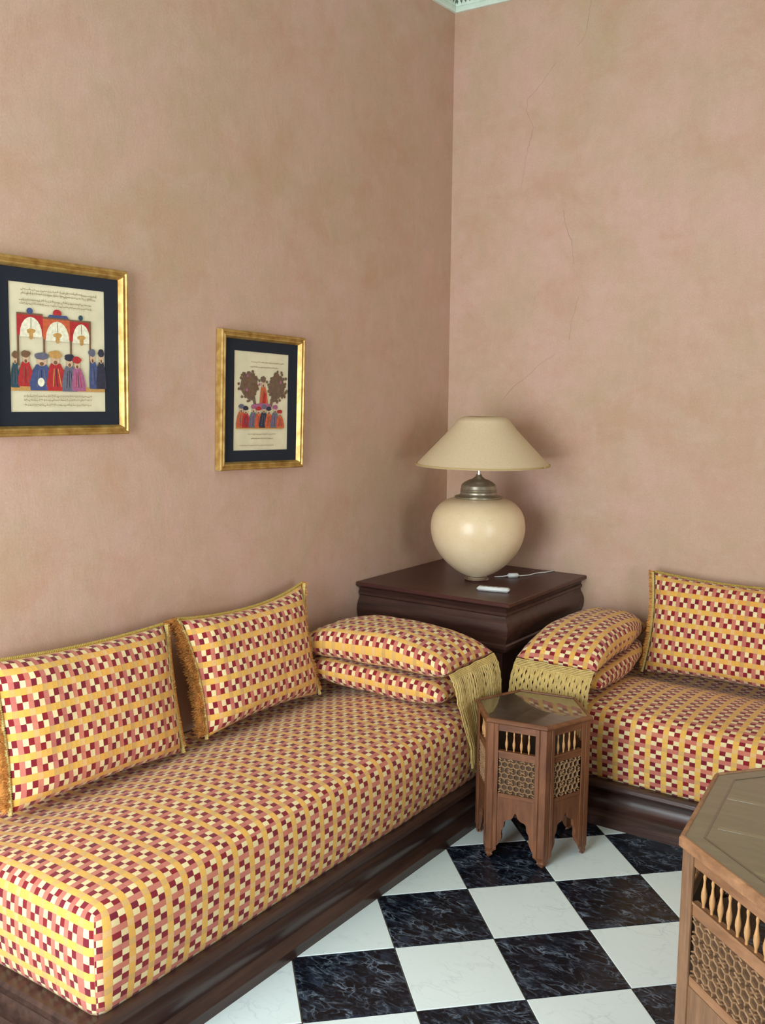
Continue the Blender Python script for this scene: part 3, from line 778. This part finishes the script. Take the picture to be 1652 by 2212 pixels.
        for q in range(nsp):
            x = -inner/2+inner*(q+1)/(nsp+1)
            r0 = dims['spr']
            pr = [(r0*.5, 0), (r0*.5, sh_*.10), (r0*.75, sh_*.16), (r0*1.0, sh_*.30), (r0*.95, sh_*.42), (r0*.55, sh_*.58), (r0*.38, sh_*.74), (r0*.6, sh_*.86), (r0*.45, sh_*.93), (r0*.5, sh_)]
            sp_o = MB().lathe(pr, 10, caps=False).build('spindle', M_SPIN, th, smooth=True, loc=T((x, 0.008, z['obot'])))
        # skirt with ogee arch + legs
        half = side/2-pw*0.15
        right = [(u*(half), zz) for u, zz in prof]           # apex -> foot
        outer_z = 0.0
        pts = [(-half, z['skirt'])]
        pts = [(half, z['skirt']), (-half, z['skirt'])]
        leftp = [(-x, zz) for x, zz in right[::-1]]
        sk = MB(); Q = leftp+right
        # strips from each profile point up to skirt top / outwards: build as quads between profile and the outer boundary
        def strip(P, sg):
            # P from apex to foot tip; outer boundary: along top then down the side
            vs = []; fs = []
            cols = P
            for i in range(len(cols)-1):
                (xa, za), (xb, zb) = cols[i], cols[i+1]
                # quad up to the outer edge: horizontal slice outwards
                quad = [(xa, za), (xb, zb), (sg*half, zb), (sg*half, za)]
                b0 = len(vs); vs += [(x, 0, zz) for x, zz in quad]+[(x, th_, zz) for x, zz in quad]
                fs += [(b0, b0+1, b0+2, b0+3), (b0+4, b0+7, b0+6, b0+5), (b0, b0+4, b0+5, b0+1), (b0+2, b0+6, b0+7, b0+3)]
            b0 = len(vs); quad = [(0, P[0][1]), (sg*half, P[0][1]), (sg*half, z['skirt']), (0, z['skirt'])]
            vs += [(x, 0, zz) for x, zz in quad]+[(x, th_, zz) for x, zz in quad]
            fs += [(b0, b0+1, b0+2, b0+3), (b0+4, b0+7, b0+6, b0+5)]
            sk.add(vs, fs)
        strip(right, 1); strip([(-x, zz) for x, zz in right], -1)
        sk.build('arched_skirt', MZ, th, loc=org, rot=rot)
    # corner posts, reeded, ending in a pointed foot
    for k in range(n):
        a = a0+2*PI*k/n; c = corners[k]
        t = 2*PI/n
        e1 = Vector((math.cos(a+PI/2+t/2), math.sin(a+PI/2+t/2), 0)); e2 = Vector((math.cos(a-PI/2-t/2), math.sin(a-PI/2-t/2), 0))
        P = Vector((c[0]*R, c[1]*R, 0)); inn_ = -Vector((c[0], c[1], 0))
        def loop(zz, sc, off=0.0):
            o1 = Vector((math.cos(a+t/2), math.sin(a+t/2), 0)); o2 = Vector((math.cos(a-t/2), math.sin(a-t/2), 0)); w = pw*sc
            cc = P+inn_*off; d = 0.004
            pts = [cc+e1*w+o1*0.000, cc+e1*w+o1*d, cc+e1*w*.66+o1*d, cc+e1*w*.60+o1*.001, cc+e1*w*.5+o1*d, cc+(o1+o2)*d*.55, cc+e2*w*.5+o2*d, cc+e2*w*.60+o2*.001, cc+e2*w*.66+o2*d, cc+e2*w+o2*d, cc+e2*w, cc+inn_*0.012]
            return [Vector((p.x, p.y, zz)) for p in pts]
        pm = MB(); zf = dims['foot']
        levels = [(H-tt, 1, 0), (zf, 1, 0), (zf*.75, .62, .003), (zf*.55, .5, .004), (zf*.42, .62, .003), (zf*.25, .42, .006), (0.0, .10, .010)]
        rings = [loop(*q) for q in levels]; L12 = 12
        vs = [p for r_ in rings for p in r_]
        fs = [(i*L12+j, i*L12+(j+1) % L12, (i+1)*L12+(j+1) % L12, (i+1)*L12+j) for i in range(len(rings)-1) for j in range(L12)]
        fs += [list(range(L12)), [(len(rings)-1)*L12+j for j in range(L12)][::-1]]
        pm.add(vs, fs); pm.build('corner_post', MZ, th)
    return th
prof_s = [(0.0, .178), (0.05, .170), (0.10, .158), (0.20, .150), (0.34, .146), (0.40, .140), (0.415, .128), (0.43, .118), (0.50, .108), (0.52, .096), (0.50, .086), (0.52, .074), (0.62, .055), (0.74, .040), (0.80, .030), (0.86, .018), (0.93, .010)]
hexT = poly_table('side_table', 'small hexagonal carved brown table with glass top standing between the two sofas', 'table', (1.022, -1.083, 0), 6, math.radians(-50.5), 0.203, 0.502,
    (M_BROWN, M_BROWNX, M_GTOP_S), 4, dict(over=0.012, tt=0.016, rim=0.016, post=0.036, slat=0.0045, cell=0.050, spr=0.0052, foot=0.035,
    z=dict(rail=.462, obot=.392, ptop=.366, pbot=.240, skirt=.226)), prof_s)
prof_b = [(u, z*1.2) for u, z in prof_s]
octT = poly_table('tea_table', 'large octagonal carved tea table with glass top at the right edge of the photo', 'table', (2.342, -1.742, 0), 8, math.radians(208.6), 0.548, 0.610,
    (M_BIGZ, M_BIGX, M_GTOP_B), 10, dict(over=0.014, tt=0.030, rim=0.011, post=0.040, slat=0.0042, cell=0.056, spr=0.0072, foot=0.045,
    z=dict(rail=.553, obot=.470, ptop=.436, pbot=.288, skirt=.264), bars=[(o_, .014, math.radians(5.4)) for o_ in (-.32, -.13, .06, .25)]), prof_b)

# ================================================================== PICTURES
def picture(label, yc, zc, w, h, tilt, art, draw):
    """hangs on the left wall; local x runs along the wall (to the right in the photo), z up, -y out"""
    th = thing('framed_picture', label, 'picture', (0.002, yc, zc), (0, 0, R90), 'gold-framed manuscript pictures on the left wall')
    th.rotation_mode = 'XYZ'; th.rotation_euler = (0, tilt, R90)
    fr = [(0.0, 0.0), (0.0, 0.024), (0.004, 0.028), (0.009, 0.028), (0.012, 0.023), (0.014, 0.023), (0.018, 0.026), (0.022, 0.026), (0.026, 0.019), (0.028, 0.014), (0.030, 0.010), (0.030, 0.0)]
    m = MB(); n = len(fr); cs = [(-1, -1), (1, -1), (1, 1), (-1, 1)]
    vs = [(sx*(w/2-i), -d, sz*(h/2-i)) for sx, sz in cs for i, d in fr]
    m.add(vs, [(k*n+i, k*n+i+1, ((k+1) % 4)*n+i+1, ((k+1) % 4)*n+i) for k in range(4) for i in range(n-1)])
    m.build('gilt_frame', M_GOLD, th, smooth=True, auto=25)
    ax0, ax1, az0, az1 = art; W2, H2 = w/2-0.029, h/2-0.029
    m = MB(); d0, d1 = 0.0075, 0.0105   # mount: four bevelled pieces around the window
    for (x0, x1, z0, z1) in ((-W2, ax0, -H2, H2), (ax1, W2, -H2, H2), (ax0, ax1, az1, H2), (ax0, ax1, -H2, az0)):
        m.box(x0, x1, -d1, -d0, z0, z1)
    m.build('mount_board', M_MAT, th)
    MB().box(-W2, W2, -0.0074, -0.003, -H2, H2).build('paper_sheet', M_PAPER, th)
    pm = MB(); keys = list(PAINT.keys()); aw, ah = ax1-ax0, az1-az0
    lay = [0]
    def poly(pts, col):
        lay[0] += 1; d = 0.0075+lay[0]*0.000012
        pm.add([(ax0+u*aw, -d, az0+v*ah) for u, v in pts], [list(range(len(pts)))], keys.index(col))
    def ell(cx, cz, rx, rz, col, n=14, jit=0.0):
        poly([(cx+rx*math.cos(2*PI*k/n)*(1+random.uniform(-jit, jit)), cz+rz*math.sin(2*PI*k/n)*(1+random.uniform(-jit, jit))) for k in range(n)], col)
    def robe(cx, z0, z1, wd, col, lean=0.0, hat='brown', face='skin'):
        hh = z1-z0
        poly([(cx-wd*.62, z0), (cx-wd*.66, z0+hh*.2), (cx-wd*.5+lean*.4, z0+hh*.5), (cx-wd*.30+lean*.8, z0+hh*.68), (cx+wd*.28+lean*.8, z0+hh*.68), (cx+wd*.5+lean*.4, z0+hh*.46), (cx+wd*.62, z0+hh*.15), (cx+wd*.6, z0)], col)
        ell(cx+lean, z0+hh*.76, wd*.26, hh*.12, face); ell(cx+lean*.9, z0+hh*.70, wd*.12, hh*.05, 'brown')
        ell(cx+lean*1.05, z0+hh*.90, wd*.40, hh*.10, hat, jit=.12)
        for q in range(3): poly([(cx+wd*(-.3+q*.25), z0+hh*.1), (cx+wd*(-.24+q*.25), z0+hh*.1), (cx+wd*(-.12+q*.12)+lean*.4, z0+hh*.55), (cx+wd*(-.17+q*.12)+lean*.4, z0+hh*.55)], 'dark' if q == 1 else hat)
    def script(u0, u1, v, slope=0.0, amp=0.011, dens=70):
        x = u0
        while x < u1:
            wl = random.uniform(.006, .028); y = v+slope*(x-u0)+random.uniform(-amp*.4, amp*.4)
            poly([(x, y-.0025), (x+wl, y-.0025-random.uniform(0, amp*.6)), (x+wl*.95, y+.002), (x+.002, y+.002)], 'ink')
            if random.random() < .5: poly([(x+wl*.4, y), (x+wl*.4+.004, y), (x+wl*.4+.006, y+amp*random.uniform(.8, 2)), (x+wl*.4+.003, y+amp*random.uniform(.8, 1.6))], 'ink')
            if random.random() < .3: ell(x+wl*.5, y-amp*1.1, .003, .0025, 'ink', 6)
            x += wl*random.uniform(.8, 1.25)
    draw(poly, ell, robe, script)
    pm.build('painted_scene', [PAINT[q] for q in keys], th)
    return th
def draw_a(poly, ell, robe, script):
    for v in (.95, .92): script(.12, .90, v-.02*0)
    for v in (.87, .84): script(.10, .84, v)
    # arcade: three openings, broken roof line
    for (u0, u1, vt) in ((.07, .33, .755), (.33, .61, .735), (.61, .84, .73)):
        poly([(u0, .36), (u0+.02, .36), (u0+.02, vt), (u0, vt)], 'brown'); 
        poly([(u0, vt-.16), (u1, vt-.16), (u1, vt), (u0, vt)], 'red' if u0 != .33 else 'orange')
        poly([(u0, vt), (u1, vt), (u1, vt+.014), (u0, vt+.014)], 'brown')
        pts = [(u0+.025, vt-.17)]
        for k in range(11):
            a = PI-PI*k/10; pts.append(((u0+u1+.02)/2+((u1-u0)/2-.02)*math.cos(a), vt-.15+.135*math.sin(a)))
        pts.append((u1-.005, vt-.17)); poly(pts, 'pale')
        cx = (u0+u1+.02)/2
        poly([(cx-.003, vt-.02), (cx+.003, vt-.02), (cx+.003, vt-.10), (cx-.003, vt-.10)], 'brown')
        ell(cx, vt-.125, .045, .020, 'ochre', jit=.15); ell(cx, vt-.155, .022, .035, 'ochre')
    poly([(.82, .36), (.84, .36), (.84, .73), (.82, .73)], 'brown')
    ell(.20, .785, .032, .024, 'blue'); ell(.48, .785, .045, .030, 'red'); poly([(.38, .748), (.60, .748), (.58, .77), (.40, .77)], 'blue'); ell(.73, .765, .024, .022, 'teal')
    poly([(0.0, .165), (.99, .165), (.99, .20), (0, .20)], 'ochre')
    robe(.045, .19, .47, .07, 'teal'); robe(.15, .20, .48, .12, 'red', .0, 'brown'); robe(.31, .17, .47, .19, 'blue', 0, 'slate'); ell(.30, .235, .035, .035, 'pale')
    robe(.47, .17, .49, .17, 'red', -.02, 'ochre'); robe(.60, .165, .47, .13, 'slate', .0, 'dark'); robe(.70, .17, .45, .12, 'mauve', -.02, 'red')
    robe(.88, .19, .52, .10, 'blue', -.03, 'slate'); robe(.95, .19, .52, .09, 'dark', .0, 'dark')
    for v in (.125, .095): script(.12, .82, v)
    for v in (.055,): script(.12, .82, v)
def draw_b(poly, ell, robe, script):
    script(.30, .90, .90, 0, .008); script(.28, .80, .85, 0, .008)
    rnd = random.Random(4)
    for (cx, cz, dx) in ((.27, .66, -1), (.78, .66, 1)):
        ell(cx, cz, .15, .13, 'foliage', jit=.1)
        for k in range(70):
            a = rnd.uniform(0, 2*PI); r = math.sqrt(rnd.random()); ell(cx+.20*r*math.cos(a)+dx*.0, cz+.165*r*math.sin(a), .022, .016, rnd.choice(['foliage', 'brown', 'foliage', 'mauve' if rnd.random() < .15 else 'foliage']), 7, .3)
        poly([(cx-dx*.10, .44), (cx-dx*.14, .44), (cx-dx*.10, .56), (cx-dx*.04, .56)], 'foliage')
    robe(.54, .43, .76, .12, 'orange', -.02, 'foliage'); poly([(.50, .45), (.57, .45), (.57, .58), (.53, .60)], 'red')
    ell(.52, .45, .16, .035, 'mauve')
    cols = [('orange', .12), ('red', .22), ('slate', .34), ('orange', .45), ('dark', .53), ('orange', .64), ('slate', .74), ('orange', .85)]
    for i, (c, x) in enumerate(cols): robe(x, .225, .47-.02*(i % 2)-(.03 if x > .8 else 0), .12, c, .01*(-1)**i, ['slate', 'dark', 'mauve', 'red'][i % 4])
    poly([(.04, .218), (.9, .218), (.9, .23), (.04, .23)], 'ochre')
    script(.25, .75, .165, 0, .008); script(.3, .7, .12, 0, .007); script(.1, .7, .05, 0, .005)
picture('gold-framed picture of red arches and seated robed figures, at the left photo edge', -2.268, 1.7235, 0.507, 0.511, math.radians(0.9), (-0.170, 0.170, -0.185, 0.185), draw_a)
picture('gold-framed picture of two leafy trees over a crowd of robed figures, nearer the corner', -1.368, 1.5605, 0.466, 0.503, math.radians(1.9), (-0.151, 0.151, -0.181, 0.181), draw_b)
